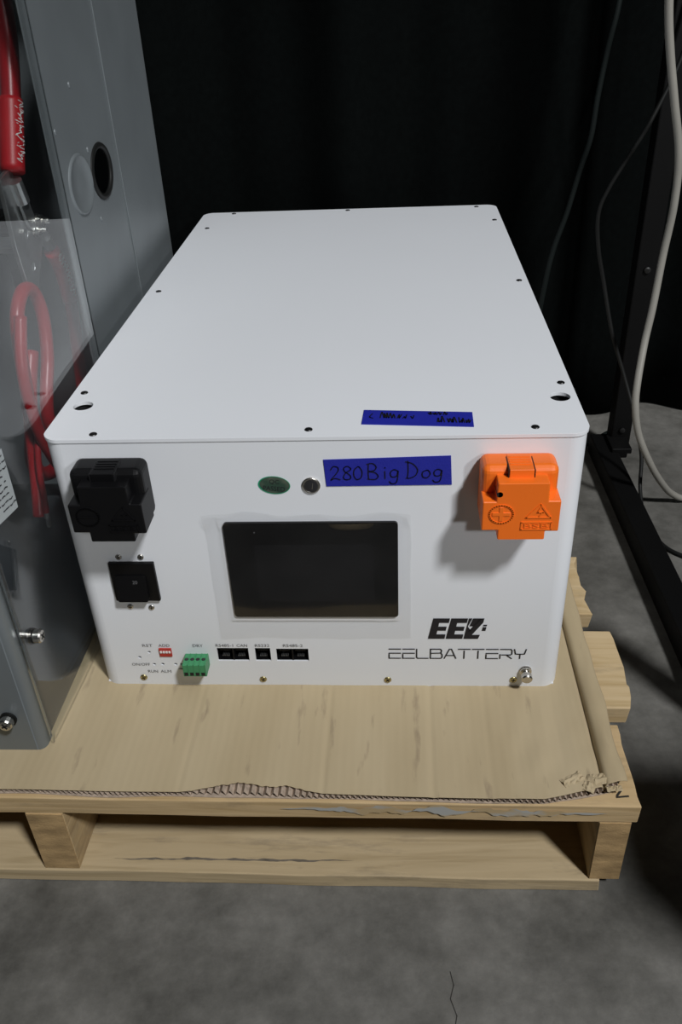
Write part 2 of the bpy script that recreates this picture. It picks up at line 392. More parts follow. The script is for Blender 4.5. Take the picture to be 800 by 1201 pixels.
def grid_card(z_off, flip, lim):
    bm = bmesh.new(); G = []
    ny = 60
    for x in xs:
        row = []
        for j in range(ny + 1):
            t = (j / ny) ** 2.2; y0 = yedge(x) + (0 if flip else -.0) ; y = y0 + (lim - y0) * t
            xx = x + (.003 * noise.noise(Vector((y * 25, 0, 8))) if x > .43 else 0)
            row.append(bm.verts.new((xx, y, ztop(x, y) + z_off)))
        G.append(row)
    for a, b in zip(G, G[1:]):
        for j in range(ny): bm.faces.new((a[j], b[j], b[j + 1], a[j + 1]))
    return fin(bm)
o = obj('top_liner', grid_card(0, 0, .62), CARD, card, smooth=True)
s_ = o.modifiers.new('s', 'SOLIDIFY'); s_.thickness = .0007; s_.offset = -1
# corrugated core shown along the torn front edge
bm = bmesh.new(); prev = None; k = 0; x = -.5
while x < .43:
    k += 1; up = k % 2; 
    yf = -.1155 + .0022 * noise.noise(Vector((x * 12, 4, 1))) - .003 * min(1, max(0, (x - .2) / .2)) + (max(0, x - .372) * .24)
    yf += .0010 * noise.noise(Vector((x * 300, 0, 1)))
    zc = -.0012 if up else -.0046
    tear = math.exp(-((x - .143) / .05) ** 4)
    if up: zc += .0012 * tear * (.6 + noise.noise(Vector((x * 150, 3, 3))))
    cur = (bm.verts.new((x, yf, zc)), bm.verts.new((x + .0008 * noise.noise(Vector((x * 200, 1, 0))), -.085, zc if not tear > .1 else min(zc, -.0012))))
    if prev: bm.faces.new((prev[0], cur[0], cur[1], prev[1]))
    prev = cur; x += .0021 + .0008 * tear
o = obj('corrugated_core', fin(bm), CARDEDGE, card, label='torn grey-brown corrugated core along the front edge'); tag(o, kind='stuff')
s_ = o.modifiers.new('s', 'SOLIDIFY'); s_.thickness = .0004
bm = bmesh.new(); pr = None
for i in range(230):
    x = -.5 + i * .00405; yf = -.1160 + .0025 * noise.noise(Vector((x * 15, 9, 1))) - .003 * min(1, max(0, (x - .2) / .2)) + max(0, x - .372) * .24
    cur = [bm.verts.new((x, y, z)) for y, z in ((yf, -.0058), (yf, -.0052), (.6, -.0052))]
    if pr:
        for a in range(2): bm.faces.new((pr[a], cur[a], cur[a + 1], pr[a + 1]))
    pr = cur
obj('bottom_liner', fin(bm), CARDEDGE, card)
# crumpled scraps of liner torn loose at the front right corner
for i, (sx, sy, a, l_, w_) in enumerate(((.395, -.100, .5, .018, .008), (.408, -.104, 1.1, .016, .009), (.419, -.099, .2, .016, .010), (.425, -.108, .1, .012, .005))):
    bm = bmesh.new(); G = []
    for u in range(9):
        G.append([bm.verts.new((sx + (u / 8 - .5) * l_ * math.cos(a) - (v / 5 - .5) * w_ * math.sin(a), sy + (u / 8 - .5) * l_ * math.sin(a) + (v / 5 - .5) * w_ * math.cos(a), .0012 + .0022 * noise.noise(Vector((u * .7 + i * 9, v * .8, i))) + .0012 * math.sin(v / 5 * PI))) for v in range(6)])
    for a_, b_ in zip(G, G[1:]):
        for v in range(5): bm.faces.new((a_[v], b_[v], b_[v + 1], a_[v + 1]))
    t_ = obj('torn_flap', fin(bm), CARD, card, label='crumpled torn liner' if i == 0 else None); s_ = t_.modifiers.new('s', 'SOLIDIFY'); s_.thickness = .0005

# ------------------------------------------------------------------ battery
W, D, H, R_ = .40, .6653, .2478, .0138
bat = thing('battery_pack', 'large white boxed battery with touch screen and orange and black terminal covers', 'battery', (.2, .33, 0))
HT = H - .0032      # top of the case, the lid sits on it
ports = [(.1067, .1340, .0291, .0438), (.1397, .1530, .0291, .0438), (.1581, .1858, .0291, .0432)]
dots = [(.0469, .0386), (.0375, .0326), (.0491, .0246), (.0567, .0247), (.0681, .0247), (.0734, .0247), (.0782, .0247)]
bm = bmesh.new()
plate(bm, [(R_, .0), (W - R_, .0), (W - R_, HT), (R_, HT)], [[(a, c), (b, c), (b, d), (a, d)] for a, b, c, d in ports] + [ell(x, z, .0016, .0014, 12) for x, z in dots],
      lambda u, v: (u, 0, v), lambda u, v: (u, .0015, v))
prof = [q for q in rrect(0, W, 0, D, R_, 12)]
st = prof.index(min(prof, key=lambda q: (abs(q[0] - (W - R_)) + abs(q[1])))); ring = prof[st:] + prof[:st]
inner = [(W / 2 + (x - W / 2) * (1 - .003 / W), D / 2 + (y - D / 2) * (1 - .003 / D)) for x, y in ring]
def wall(bm, ra, rb, z0, z1):
    n = len(ra)
    for (p, za), (q, zb) in (((ra, z0), (ra, z1)), ((ra, z1), (rb, z1)), ((rb, z1), (rb, z0))):   # faces keep their own rims so corners shade cleanly
        A = [[bm.verts.new((x, y, z)) for x, y in r_] for r_, z in ((p, za), (q, zb))]
        for i in range(n - 1): bm.faces.new((A[0][i], A[0][i + 1], A[1][i + 1], A[1][i]))
wall(bm, ring, inner, 0, HT)
box(bm, .003, W - .003, .003, D - .003, 0, .0015)
body = obj('case', fin(bm), WHITE, bat)
body.data.polygons.foreach_set('use_smooth', [abs(p.normal.z) < .5 and abs(p.normal.x) > .02 and abs(p.normal.y) > .02 for p in body.data.polygons])
# lid with two lifting holes
holes = [(.0150, .0565), (.3878, .0598)]
bm = bmesh.new()
plate(bm, rrect(-.0008, W + .0008, -.0008, D + .0008, R_, 14), [ell(x, y, .0078, .0078, 32) for x, y in holes], lambda u, v: (u, v, H), lambda u, v: (u, v, HT + .0004))
lid = obj('lid', fin(bm), WHITE, bat, bevel=.0006)
for x, y in holes:   # black well below each lifting hole
    bm = bmesh.new(); lathe(bm, (x, y, HT - .022), (0, 0, 1), [(.0105, 0), (.0105, .0205), (.0095, .0205), (.0095, .0012)])
    obj('lifting_well', fin(bm), BLACKM, lid, label='black well below the lifting hole')
# screws: one mesh each kind
def screw_bm(r, h):
    bm = bmesh.new(); lathe(bm, (0, 0, 0), (0, 0, 1), [(r, -.0008), (r, h * .35), (r * .86, h * .8), (r * .55, h), (r * .45, h * .98)], 20)
    for a in (0, PI / 2):
        M = Matrix.Rotation(a + .4, 4, 'Z'); 
    return fin(bm)
def screw_me(name, r, h, m, mx):
    bm = screw_bm(r, h); me = bpy.data.meshes.new(name)
    n0 = len(bm.faces)
    for a in (.4, .4 + PI / 2): box(bm, -r * .6, r * .6, -r * .14, r * .14, h * .9, h * 1.06, Matrix.Rotation(a, 4, 'Z'))
    bm.faces.ensure_lookup_table()
    for i, f in enumerate(bm.faces): f.material_index = 1 if i >= n0 else 0; f.smooth = i < n0
    bm.to_mesh(me); bm.free(); me.materials.append(m); me.materials.append(mx); return me
LS = screw_me('lid_screw', .0030, .0009, DARKSTEEL, BLACKM)
lids = [(.0113, .3322), (.0086, .0804), (.0378, .0075), (.1981, .0105), (.3621, .0097), (.3926, .0847), (.3918, .3396), (.3911, .5847), (.374, .6560), (.199, .6575), (.0414, .6575), (.0173, .5839)]
for i, (x, y) in enumerate(lids):
    o = obj('lid_screw', None, None, lid, at=(x, y, H + .0001), mesh=LS); o.rotation_euler[2] = i * 1.3
FS = screw_me('face_screw', .0032, .0012, ZINC, BLACKM)
for i, (x, z) in enumerate([(.0373, .0092), (.144, .0076), (.2535, .0077), (.3617, .0085)]):
    o = obj('face_screw', None, None, body, at=(x, -.0001, z), mesh=FS); o.rotation_euler = (PI / 2, i * .7, 0)
# terminal covers
def cap(name, x0, m, lab, detail):
    """quick-connect terminal cover: rounded block, cross-shaped face, latch tab on top"""
    X = lambda u: x0 + u
    bm = B(X(0), X(.054), -.024, .0, .1865, .2342)
    c = obj(name, bm, m, bat, bevel=.0055, label=lab)
    c.modifiers['bevel'].segments = 4
    F = -.0365
    f = bmesh.new()
    out = [(.0118, .1815), (.0452, .1815), (.0452, .1885), (.0545, .1885), (.0545, .2140), (.0460, .2140), (.0455, .2285), (.0100, .2285), (.0095, .2135), (.0002, .2135), (.0002, .1895), (.0118, .1895)]
    plate(f, [(X(u), v) for u, v in out], [], lambda u, v: (u, F, v), lambda u, v: (u, -.012, v))
    fp = obj('cover_face', f, m, c, bevel=.0014)
    t = B(X(.0185), X(.0355), -.0285, -.006, .2200, .2347)
    tb = obj('latch_tab', t, m, c, bevel=.0005)
    for y_ in (-.010, -.0135, -.017, -.0205): box_ = obj('grip_ridge', B(X(.0195), X(.0345), y_ - .0006, y_ + .0006, .2345, .2352), m, c)
    for u in (.0180, .0360): obj('latch_slot', B(X(u - .0003), X(u + .0003), -.0285, -.009, .2200, .2345), BLACKM, c)
    e = lambda u, v: (X(u), F - .0006, v)
    def relief(lines, wd, nm):
        b_ = strokes(lines, wd, e); r0 = bmesh.ops.extrude_face_region(b_, geom=b_.faces[:]); 
        bmesh.ops.translate(b_, verts=[g for g in r0['geom'] if isinstance(g, bmesh.types.BMVert)], vec=(0, .0009, 0))
        obj(nm, fin(b_), m, c)
    cir = ell(.0135, .2035, .0083, .0075, 28); cir.append(cir[0])
    if detail == '+': relief([cir], .0012, 'plus_ring'); g2 = bmesh.new(); px_ = [(-.0064, -.0013), (-.0014, -.0013), (-.0014, -.0058), (.0014, -.0058), (.0014, -.0013), (.0064, -.0013), (.0064, .0013), (.0014, .0013), (.0014, .0058), (-.0014, .0058), (-.0014, .0013), (-.0064, .0013)]; plate(g2, [(.0135 + a, .2035 + b) for a, b in px_], [], e, lambda u, v: (X(u), F + .0003, v)); obj('plus_mark', g2, m, c, bevel=.0002)
    else: relief([cir, [(.0070, .2035), (.0200, .2035)]], .0012, 'minus_mark')
    tri = [(.0310, .2005), (.0480, .2005), (.0405, .2115), (.0310, .2005)]
    relief([tri, [(.0405, .2088), (.0388, .2050), (.0425, .2050), (.0402, .2018)]], .0010, 'warning_mark')
    bx = [(.0280, .1905), (.0490, .1905), (.0490, .1965), (.0280, .1965), (.0280, .1905)]
    relief([bx], .0009, 'letter_frame')
    g3 = text('BSB', .0385, .1917, .0036, .0170, lambda u, v: (X(u), F - .0006, v)); r0 = bmesh.ops.extrude_face_region(g3, geom=g3.faces[:])
    bmesh.ops.translate(g3, verts=[g for g in r0['geom'] if isinstance(g, bmesh.types.BMVert)], vec=(0, .0009, 0)); obj('raised_letters', fin(g3), m, c)
    return c
oc = cap('positive_terminal_cover', .3220, ORANGE, 'orange plastic terminal cover with a raised plus sign', '+')
obj('pin_slot', fin((lambda b: (cyl(b, (.3337, -.0245, .2195), (0, -1, 0), .0022, .012, 14), b)[1])(bmesh.new())), BLACKM, oc, label='dark pin slot')
bc = cap('negative_terminal_cover', .0245, BLACKP, 'black plastic terminal cover', '-')
# breaker / inlet
br = obj('breaker', B(.0302, .0672, -.0035, 0, .0983, .1368), BLACKP, bat, bevel=.0006, label='black rocker breaker')
bm = bmesh.new(); plate(bm, rrect(.0335, .0590, .1010, .1250, .002, 5), [], lambda u, v: (u, -.0085 + (v - .10) * .16, v), lambda u, v: (u, -.003, v)); obj('rocker', fin(bm), BLACKP, br, bevel=.0008)
obj('rocker_print', fin(text('20', .0500, .1180, .0030, .0040, lambda u, v: (u, -.0089 + (v - .10) * .16, v))), GREYINK, br, label='small grey number print')
BS = screw_me('breaker_screw', .0026, .0012, CHROME, BLACKM)
for x, z in [(.039, .1412), (.0571, .1411), (.0396, .0901), (.0575, .0892)]:
    o = obj('breaker_screw', None, None, body, at=(x, -.0001, z), mesh=BS); o.rotation_euler = (PI / 2, x * 90, 0)
# touch screen
bm = bmesh.new(); plate(bm, rrect(.1275, .2630, .0803, .1742, .0030, 5), [], front(.0022), front(0))
sc = obj('touch_screen', fin(bm), SCREEN, bat, label='glossy black touch screen')
bm = polys([rrect(.1500, .2440, .0970, .1540, .0005, 2)], front(.0023)); obj('display_area', fin(bm), SCREENA, sc)
bm = polys([ell(.1515, .1655, .0006, .0006, 10)], front(.0024)); obj('status_light', fin(bm), GREYINK, sc)
# protective film stuck over the screen, wrinkled along the top
bm = bmesh.new(); G = []; nu, nv = 70, 50
for j in range(nv + 1):
    row = []
    for i in range(nu + 1):
        u = .1125 + .1605 * i / nu; v = .0555 + .1265 * j / nv
        d = .0030 if (.125 < u < .266 and .078 < v < .177) else .0007
        e = max(0, (v - .168) / .014); l_ = max(0, (.124 - u) / .012)
        d += .0065 * e * max(0, noise.noise(Vector((u * 38, v * 25, 4))) + .15) + .0035 * l_ * e + .0016 * l_ * max(0, noise.noise(Vector((u * 60, v * 60, 1))))
        b_ = max(0, (.080 - v) / .02) * max(0, 1 - (.080 - v) / .02); d += .0030 * b_ * max(0, noise.noise(Vector((u * 70, 1, 9))))
        u += .002 * noise.noise(Vector((v * 30, 2, 2))) * (i in (0, nu)); v += .0022 * noise.noise(Vector((u * 30, 5, 2))) * (j in (0, nv)) + (.0016 * math.sin(u * 60) if j == nv else 0)
        row.append(bm.verts.new((u, -d, v)))
    G.append(row)
for a, b in zip(G, G[1:]):
    for i in range(nu): bm.faces.new((a[i], a[i + 1], b[i + 1], b[i]))
o = obj('protective_film', fin(bm), FILM, sc, smooth=True, label='wrinkled clear protective film')
# power button
bm = bmesh.new(); lathe(bm, (.1983, 0, .2067), (0, -1, 0), [(.0070, 0), (.0070, .0010), (.0064, .0015), (.0055, .0015), (.0052, .0010)], 32)
pb = obj('power_button', fin(bm), CHROME, bat, smooth=False, label='round metal push button')
bm = bmesh.new(); lathe(bm, (.1983, -.0005, .2067), (0, -1, 0), [(.0051, 0), (.0050, .0008), (.0025, .0010)], 28); obj('button_face', fin(bm), KNURL, pb)
bm = strokes([[(.1990, .2042), (.1998, .2092)]], .0005, front(.0018)); obj('button_mark', fin(bm), CHROME, pb)
# oval quality sticker
m, N, L, P = nodes('holographic_foil'); tcn = N.new('ShaderNodeTexCoord'); lw = N.new('ShaderNodeLayerWeight'); nz_ = N.new('ShaderNodeTexNoise'); nz_.inputs['Scale'].default_value = 90
L.new(tcn.outputs['Object'], nz_.inputs['Vector']); rp = N.new('ShaderNodeValToRGB'); rp.color_ramp.elements[0].position = .35; rp.color_ramp.elements[1].position = .62
rp.color_ramp.elements[0].color = (.05, .10, .07, 1); rp.color_ramp.elements[1].color = (.16, .19, .14, 1); e_ = rp.color_ramp.elements.new(.72); e_.color = (.02, .40, .20, 1)
L.new(nz_.outputs[0], rp.inputs[0]); L.new(rp.outputs[0], P.inputs['Base Color']); P.inputs['Metallic'].default_value = .4; P.inputs['Roughness'].default_value = .35
HOLO = m
RIMG = mat('green_foil_rim', (.02, .42, .22), .4, .3)
ca, sa = math.cos(-.10), math.sin(-.10)
rot = lambda u, v: (.1705 + (u) * ca - v * sa, .2072 + u * sa + v * ca)
bm = polys([[rot(u, v) for u, v in ell(0, 0, .0122, .0078, 36)]], front(.0004)); qs = obj('quality_sticker', fin(bm), RIMG, bat, label='oval green foil quality sticker')
bm = polys([[rot(u, v) for u, v in ell(0.0003, .0002, .0114, .0072, 36)]], front(.0006)); obj('foil', fin(bm), HOLO, qs)
g_ = lambda u, v: (rot(u, v)[0], -.0008, rot(u, v)[1])
bm = text('QC', 0, .0008, .0042, .0075, g_); bm = text('PASSED', 0, -.0048, .0040, .0165, g_, bm); obj('sticker_print', fin(bm), INK, qs)
# painter's tape with handwriting
def handwriting(lines, f, wd): return fin(strokes(lines, wd, f))
bm = polys([[(.2085, .2286), (.3017, .2309), (.3030, .2063), (.2098, .2058)]], front(.0006)); r0 = bmesh.ops.extrude_face_region(bm, geom=bm.faces[:]); bmesh.ops.translate(bm, verts=[g for g in r0['geom'] if isinstance(g, bmesh.types.BMVert)], vec=(0, .0005, 0))
tp = obj('painters_tape', fin(bm), BLUE, bat, label='blue tape strip with handwriting on the front face')
GL = {'2': [[(.0, .75), (.25, 1), (.6, .95), (.65, .7), (.35, .35), (0, 0), (.35, .12), (.8, .02)]],
 '8': [[(.75, .85), (.45, 1), (.15, .85), (.25, .6), (.65, .35), (.7, .1), (.35, 0), (.1, .15), (.3, .5), (.7, .72), (.75, .85)]],
 '0': [[(.45, 1), (.15, .75), (.1, .3), (.35, 0), (.7, .15), (.8, .6), (.6, .95), (.45, 1)]],
 'B': [[(.15, 1.05), (.12, .5), (.15, 0)], [(0, 1.05), (.5, 1.1), (.8, .85), (.6, .6), (.2, .55), (.7, .45), (.95, .2), (.7, -.02), (.05, 0)]],
 'i': [[(.2, .5), (.22, 0)], [(.2, .75), (.24, .72)]],
 'g': [[(.75, .5), (.4, .6), (.1, .4), (.2, .12), (.6, .15), (.75, .5), (.7, 0), (.55, -.3), (.2, -.35), (.0, -.2)]],
 'D': [[(.2, 1.2), (.22, .5), (.15, 0)], [(0, 1.15), (.6, 1), (1, .6), (.85, .2), (.4, 0), (.05, .0)]],
 'o': [[(.4, .5), (.1, .35), (.15, .05), (.5, 0), (.75, .25), (.6, .48), (.4, .5)]]}
lines = []; x = .2135
for ch, adv, sc_ in (('2', .0085, 1), ('8', .0078, 1), ('0', .0095, .95), (' ', .001, 1), ('B', .0115, 1.05), ('i', .0050, 1.1), ('g', .0115, 1.1), (' ', .0005, 1), ('D', .0115, 1.05), ('o', .0085, 1.1), ('g', .009, 1.0)):
    if ch != ' ':
        for l in GL[ch]: lines.append([(q[0], q[1]) for q in [(x + a * .0088, .2115 + b * .0115 * sc_ + (x - .2135) * .02) for a, b in l]])
    x += adv
def smooth2(l): return [(p.x, p.y) for p in catmull([(a, b, 0) for a, b in l], 4)]
obj('handwriting', handwriting([smooth2(l) for l in lines], front(.0010), .0008), INK, tp)
top = lambda d: (lambda u, v: (u, v, H + d))
bm = polys([[(.2379, .0407), (.319, .0344), (.3184, .011), (.2366, .0175)]], top(.0006)); r0 = bmesh.ops.extrude_face_region(bm, geom=bm.faces[:]); bmesh.ops.translate(bm, verts=[g for g in r0['geom'] if isinstance(g, bmesh.types.BMVert)], vec=(0, 0, -.0005))
tp = obj('painters_tape', fin(bm), BLUE, bat, label='blue tape strip with scribbled writing on the lid')
def scrib(x0, x1, y0, h, n, seed):
    rnd = random.Random(seed); out = []; x = x0; cur = []
    for i in range(n):
        x = x0 + (x1 - x0) * i / n; cur.append((x + rnd.uniform(-.0006, .0006), y0 + (h if i % 2 else 0) * rnd.uniform(.4, 1.1)))
        if rnd.random() < .16: out.append(smooth2(cur)) if len(cur) > 2 else 0; cur = []
    if len(cur) > 2: out.append(smooth2(cur))
    return out
sl = [lambda l, o=o: l for o in (0,)]
def slope(ls): return [[(a, b - (a - .2379) * .075) for a, b in l] for l in ls]
L1 = [smooth2([(.2445, .034), (.2425, .0285), (.2450, .0265)])] + scrib(.249, .262, .0275, .0085, 13, 3) + scrib(.263, .276, .0275, .006, 12, 5)
L2 = scrib(.2850, .3010, .0345, .0060, 16, 8) + scrib(.2925, .3175, .0225, .0085, 30, 11)
obj('handwriting', handwriting(slope(L1 + L2), top(.0010), .0009), INK, tp)
# DIP switch
dp = obj('dip_switch', B(.0562, .0670, -.0012, .0005, .0347, .0436), RED, bat, label='red four-way switch block')
for k in range(4): obj('slider', B(.0571 + k * .0025, .0588 + k * .0025, -.0020, -.0008, .0392, .0412), WPLAS, dp, label='white slider' if k == 0 else None)
# green pluggable terminal block
tb = obj('terminal_block', B(.0785, .0988, -.0150, .0, .0245, .0375), GREEN, bat, bevel=.0006, label='green four-pole terminal block')
for k in range(4):
    x = .0812 + k * .0049
    obj('wire_entry', B(x - .0016, x + .0016, -.0153, -.0140, .0258, .0292), BLACKM, tb)
    bm = bmesh.new(); cyl(bm, (x, -.0075, .0372), (0, 0, 1), .0017, .0006, 14); s_ = obj('clamp_screw', bm, DARKSTEEL, tb)
    obj('pole_rib', B(x + .0021, x + .0027, -.0154, -.001, .0300, .0384), GREEN, tb)
# network jacks behind the port openings
for i, (a, b, c, d) in enumerate(ports):
    bm = bmesh.new()
    for q in ((a - .001, a, .0015, .014, c - .001, d + .001), (b, b + .001, .0015, .014, c - .001, d + .001), (a, b, .0015, .014, c - .001, c), (a, b, .0015, .014, d, d + .001), (a, b, .013, .014, c, d)): box(bm, *q)
    n_ = 1 if i == 1 else 2
    for k in range(n_):
        xc = a + (b - a) * (k + .5) / n_
        box(bm, xc - .0045, xc + .0045, .002, .013, d - .0042, d - .003)
        if k: box(bm, a + (b - a) / 2 - .0006, a + (b - a) / 2 + .0006, .001, .013, c, d)
    j = obj('network_jack', fin(bm), BLACKP, bat, label='black network jack' if i == 1 else 'black double network jack')
    for k in range(n_):
        xc = a + (b - a) * (k + .5) / n_; bm = bmesh.new()
        for t in range(6): box(bm, xc - .0032 + t * .0011, xc - .0028 + t * .0011, .003, .010, c + .003, c + .0034)
        q = obj('contact_pins', bm, TIN, j); 
# printed legends
f4 = front(.0004)
for s, xa, xb, z in (('RST', .0422, .0512, .0452), ('ADD', .0564, .0661, .0452), ('DRY', .0863, .0952, .0452), ('ON/OFF', .0293, .0453, .0232), ('RUN', .0424, .0512, .0150), ('ALM', .0535, .0631, .0150), ('RS485-1', .1063, .1215, .0455), ('CAN', .1245, .1336, .0455), ('RS232', .1403, .1528, .0455), ('RS485-2', .1645, .1814, .0455)):
    obj('port_legend', fin(text(s, (xa + xb) / 2, z, .0031, xb - xa, f4)), GREYINK, body)
# level wedge under the dots
bm = polys([[(.0690, .0195), (.0850, .0178), (.0850, .0222)]], front(.0004)); obj('level_wedge', fin(bm), INK, body, label='printed black wedge')
# brand mark: slanted block letters and thin line letters
sh = lambda u, v: (.2876 + u + v * .16, .0552 + v)
def E_(x, w_, h_=.0222): return [sh(x + a * w_, b * h_) for a, b in ((0, 0), (.92, 0), (.92, .22), (.42, .22), (.42, .40), (.88, .40), (.88, .60), (.42, .60), (.42, .78), (.95, .78), (.95, 1), (.04, 1))]
ps = [E_(0, .0150), E_(.0148, .0150), [sh(.0296 + a, b * .0222) for a, b in ((0, 0), (.0120, 0), (.0128, .20), (.0062, .20), (.0128, .80), (.0128, 1), (.0098, 1), (.0020, .34), (.0046, .40), (.0010, .60), (.0030, 1), (.0002, 1))],
      [sh(.0296 + a, b * .0222) for a, b in ((.0036, 1), (.0022, .62), (.0056, .62), (.0040, .50), (.0108, 1))]]
bm = polys(ps, f4)
polys([[sh(.0430 + a, .0088 + b) for a, b in ((0, 0), (.0030, 0), (.0030, .0040), (0, .0040))], [sh(.0430 + a, .0088 + b) for a, b in ((0, .0050), (.0030, .0050), (.0030, .0066), (0, .0066))]], f4, bm)
obj('block_logo', fin(bm), INK, body, label='slanted black block-letter logo')
TH = {'E': [[(0, 1), (1, 1)], [(0, .55), (1, .55)], [(0, .42), (0, 0), (1, 0)]], 'L': [[(0, 1), (0, .1), (.1, 0), (1, 0)]],
 'B': [[(0, 0), (0, 1), (.85, 1), (.95, .85), (.9, .58), (.1, .55)], [(.9, .55), (1, .4), (1, .12), (.9, 0), (0, 0)]], 'A': [[(0, 0), (.42, 1), (.6, 1), (1, 0)], [(.2, .32), (.82, .32)]],
 'T': [[(0, 1), (1, 1)], [(.5, .82), (.5, 0)]], 'R': [[(0, 0), (0, .45)], [(0, 1), (.9, 1), (1, .85), (1, .5), (.9, .4), (.15, .4)], [(.55, .38), (1, 0)]], 'Y': [[(0, 1), (.12, .5), (.5, .48), (.88, .5), (1, 1)], [(.5, .45), (.5, 0)]]}
ls = []; x = .2549
for ch in 'EELBATTERY':
    for l in TH[ch]: ls.append([(x + a * .0098, .0331 + b * .0104) for a, b in l])
    x += .01172
obj('line_lettering', fin(strokes(ls, .0011, f4)), INK, body, label='thin black line lettering')
# ground bolt
gb = bmesh.new(); lathe(gb, (.3712, 0, .0195), (0, -1, 0), [(.0052, 0), (.0052, .0010), (.0034, .0012), (.0034, .0020)], 28)
g0 = obj('ground_bolt', fin(gb), CHROME, bat, label='bright steel ground bolt with washers')
gb = bmesh.new(); lathe(gb, (.3712, -.0018, .0195), (0, -1, 0), [(.0048, 0), (.0048, .0012), (.0028, .0014), (.0028, .0050), (.0046, .0052), (.0046, .0064), (.0030, .0066), (.0030, .0085)], 28); obj('washer', fin(gb), CHROME, g0)
gb = bmesh.new(); lathe(gb, (.3712, -.0085, .0195), (0, -1, 0), [(.0046, 0), (.0046, .0026), (.0036, .0036), (.0012, .0038)], 24); obj('bolt_head', fin(gb), CHROME, g0)
# side bolt that peeks over the right edge
gb = bmesh.new(); lathe(gb, (.400, .335, .225), (1, 0, 0), [(.007, 0), (.007, .002), (.004, .0022), (.004, .005), (.0062, .0052), (.0062, .009), (.003, .0095)], 20); obj('side_bolt', fin(gb), DARKSTEEL, bat)

# ------------------------------------------------------------------ enclosure with clear side cover
enc = thing('metal_enclosure', 'tall grey steel electrical enclosure with a clear plastic side cover left of the battery', 'enclosure', (-.2, .24, 0))
EZ = .66
xw = lambda y: -.0262 - .004 * (y - .2)
bm = bmesh.new()
HC = (.3340, .3700)
plate(bm, [(.2065, 0), (.556, 0), (.556, EZ), (.2065, EZ)], [ell(HC[0], HC[1], .0335, .0262, 40)], lambda u, v: (xw(u), u, v), lambda u, v: (xw(u) - .0016, u, v))
sw = obj('side_wall', fin(bm), METAL, enc)
bm = bmesh.new(); plate(bm, [(.396, 0), (.5575, 0), (.5575, EZ), (.392, EZ)], [], lambda u, v: (xw(u) + .0013, u, v), lambda u, v: (xw(u) + .0001, u, v)); obj('side_flange', fin(bm), METAL, enc, bevel=.0004)
# rubber grommet in the cable hole and the stamped knockout beside it
bm = bmesh.new(); n = 40
for k in range(n):
    pass
rg = []
for k in range(n):
    a = 2 * PI * k / n; row = []
    for s in range(8):
        t = 2 * PI * s / 8; rr = 1 + .13 * math.cos(t)
        row.append(bm.verts.new((xw(HC[0]) + .0022 * math.sin(t), HC[0] + .0298 * rr * math.cos(a), HC[1] + .0234 * rr * math.sin(a))))
    rg.append(row)
for k in range(n):
    for s in range(8): bm.faces.new((rg[k][s], rg[(k + 1) % n][s], rg[(k + 1) % n][(s + 1) % 8], rg[k][(s + 1) % 8]))
obj('grommet', fin(bm), RUBBER, enc, smooth=True)
def disc(y, z, a, b, nm):
    bm = bmesh.new(); rings = []
    for (s, h) in ((1, 0), (.96, .0018), (.90, .0020), (.84, .0006), (.3, .0008)):
        rings.append([bm.verts.new((xw(y) + h, y + a * s * math.cos(2 * PI * k / 36), z + b * s * math.sin(2 * PI * k / 36))) for k in range(36)])
    for p, q in zip(rings, rings[1:]):
        for k in range(36): bm.faces.new((p[k], p[(k + 1) % 36], q[(k + 1) % 36], q[k]))
    bm.faces.new(rings[-1]); return obj(nm, fin(bm), METAL, sw, smooth=True)
disc(.2670, .3715, .0325, .0268, 'knockout')
for (y, z) in ((.287, .452), (.229, .422), (.306, .331), (.304, .395)):
    bm = bmesh.new(); bmesh.ops.create_icosphere(bm, subdivisions=2, radius=.0024, matrix=Matrix.Translation((xw(y), y, z)) @ Matrix.Diagonal((.5, 1, 1.2, 1))); obj('weld_mark', bm, METAL, sw, smooth=True)
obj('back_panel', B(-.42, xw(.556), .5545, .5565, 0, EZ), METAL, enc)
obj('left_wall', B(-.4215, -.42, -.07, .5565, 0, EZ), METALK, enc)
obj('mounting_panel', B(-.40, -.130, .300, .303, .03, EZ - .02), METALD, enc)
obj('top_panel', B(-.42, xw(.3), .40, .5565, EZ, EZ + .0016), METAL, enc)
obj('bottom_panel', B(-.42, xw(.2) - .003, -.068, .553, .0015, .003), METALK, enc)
# front panel with rounded return flange
bm = bmesh.new(); prof = [(-.42, -.0765), (-.034, -.0765)]
for k in range(9):
    a = -PI / 2 + PI / 2 * k / 8; prof.append((-.034 + .0070 * math.cos(a), -.0695 + .0070 * math.sin(a)))
prof.append((-.0270, -.0610))
n_ = len(prof); FZ = .30
inn = [(x - .0014 if i > 3 else x, y + .0014 if i < n_ - 3 else y) for i, (x, y) in enumerate(prof)]
for (p, za), (q, zb) in (((prof, .0005), (prof, FZ)), ((prof, FZ), (inn, FZ)), ((inn, FZ), (inn, .0005)), ((inn, .0005), (prof, .0005))):
    A = [[bm.verts.new((x, y, z)) for x, y in r_] for r_, z in ((p, za), (q, zb))]
    for i in range(n_ - 1): bm.faces.new((A[0][i], A[0][i + 1], A[1][i + 1], A[1][i]))
fp = obj('front_panel', fin(bm), METAL, enc, smooth=False)
fp.data.polygons.foreach_set('use_smooth', [abs(p.normal.z) < .5 and p.normal.x > .05 and p.normal.y < -.05 for p in fp.data.polygons])
bm = bmesh.new(); cyl(bm, (-.0375, -.0765, .1560), (0, -1, 0), .0085, .004, 24); kk = obj('panel_knob', bm, BLACKP, fp, bevel=.0008, label='black round knob')
bm = bmesh.new(); cyl(bm, (-.0375, -.0762, .1560), (0, -1, 0), .0105, .0012, 28); obj('knob_ring', bm, CHROME, kk)
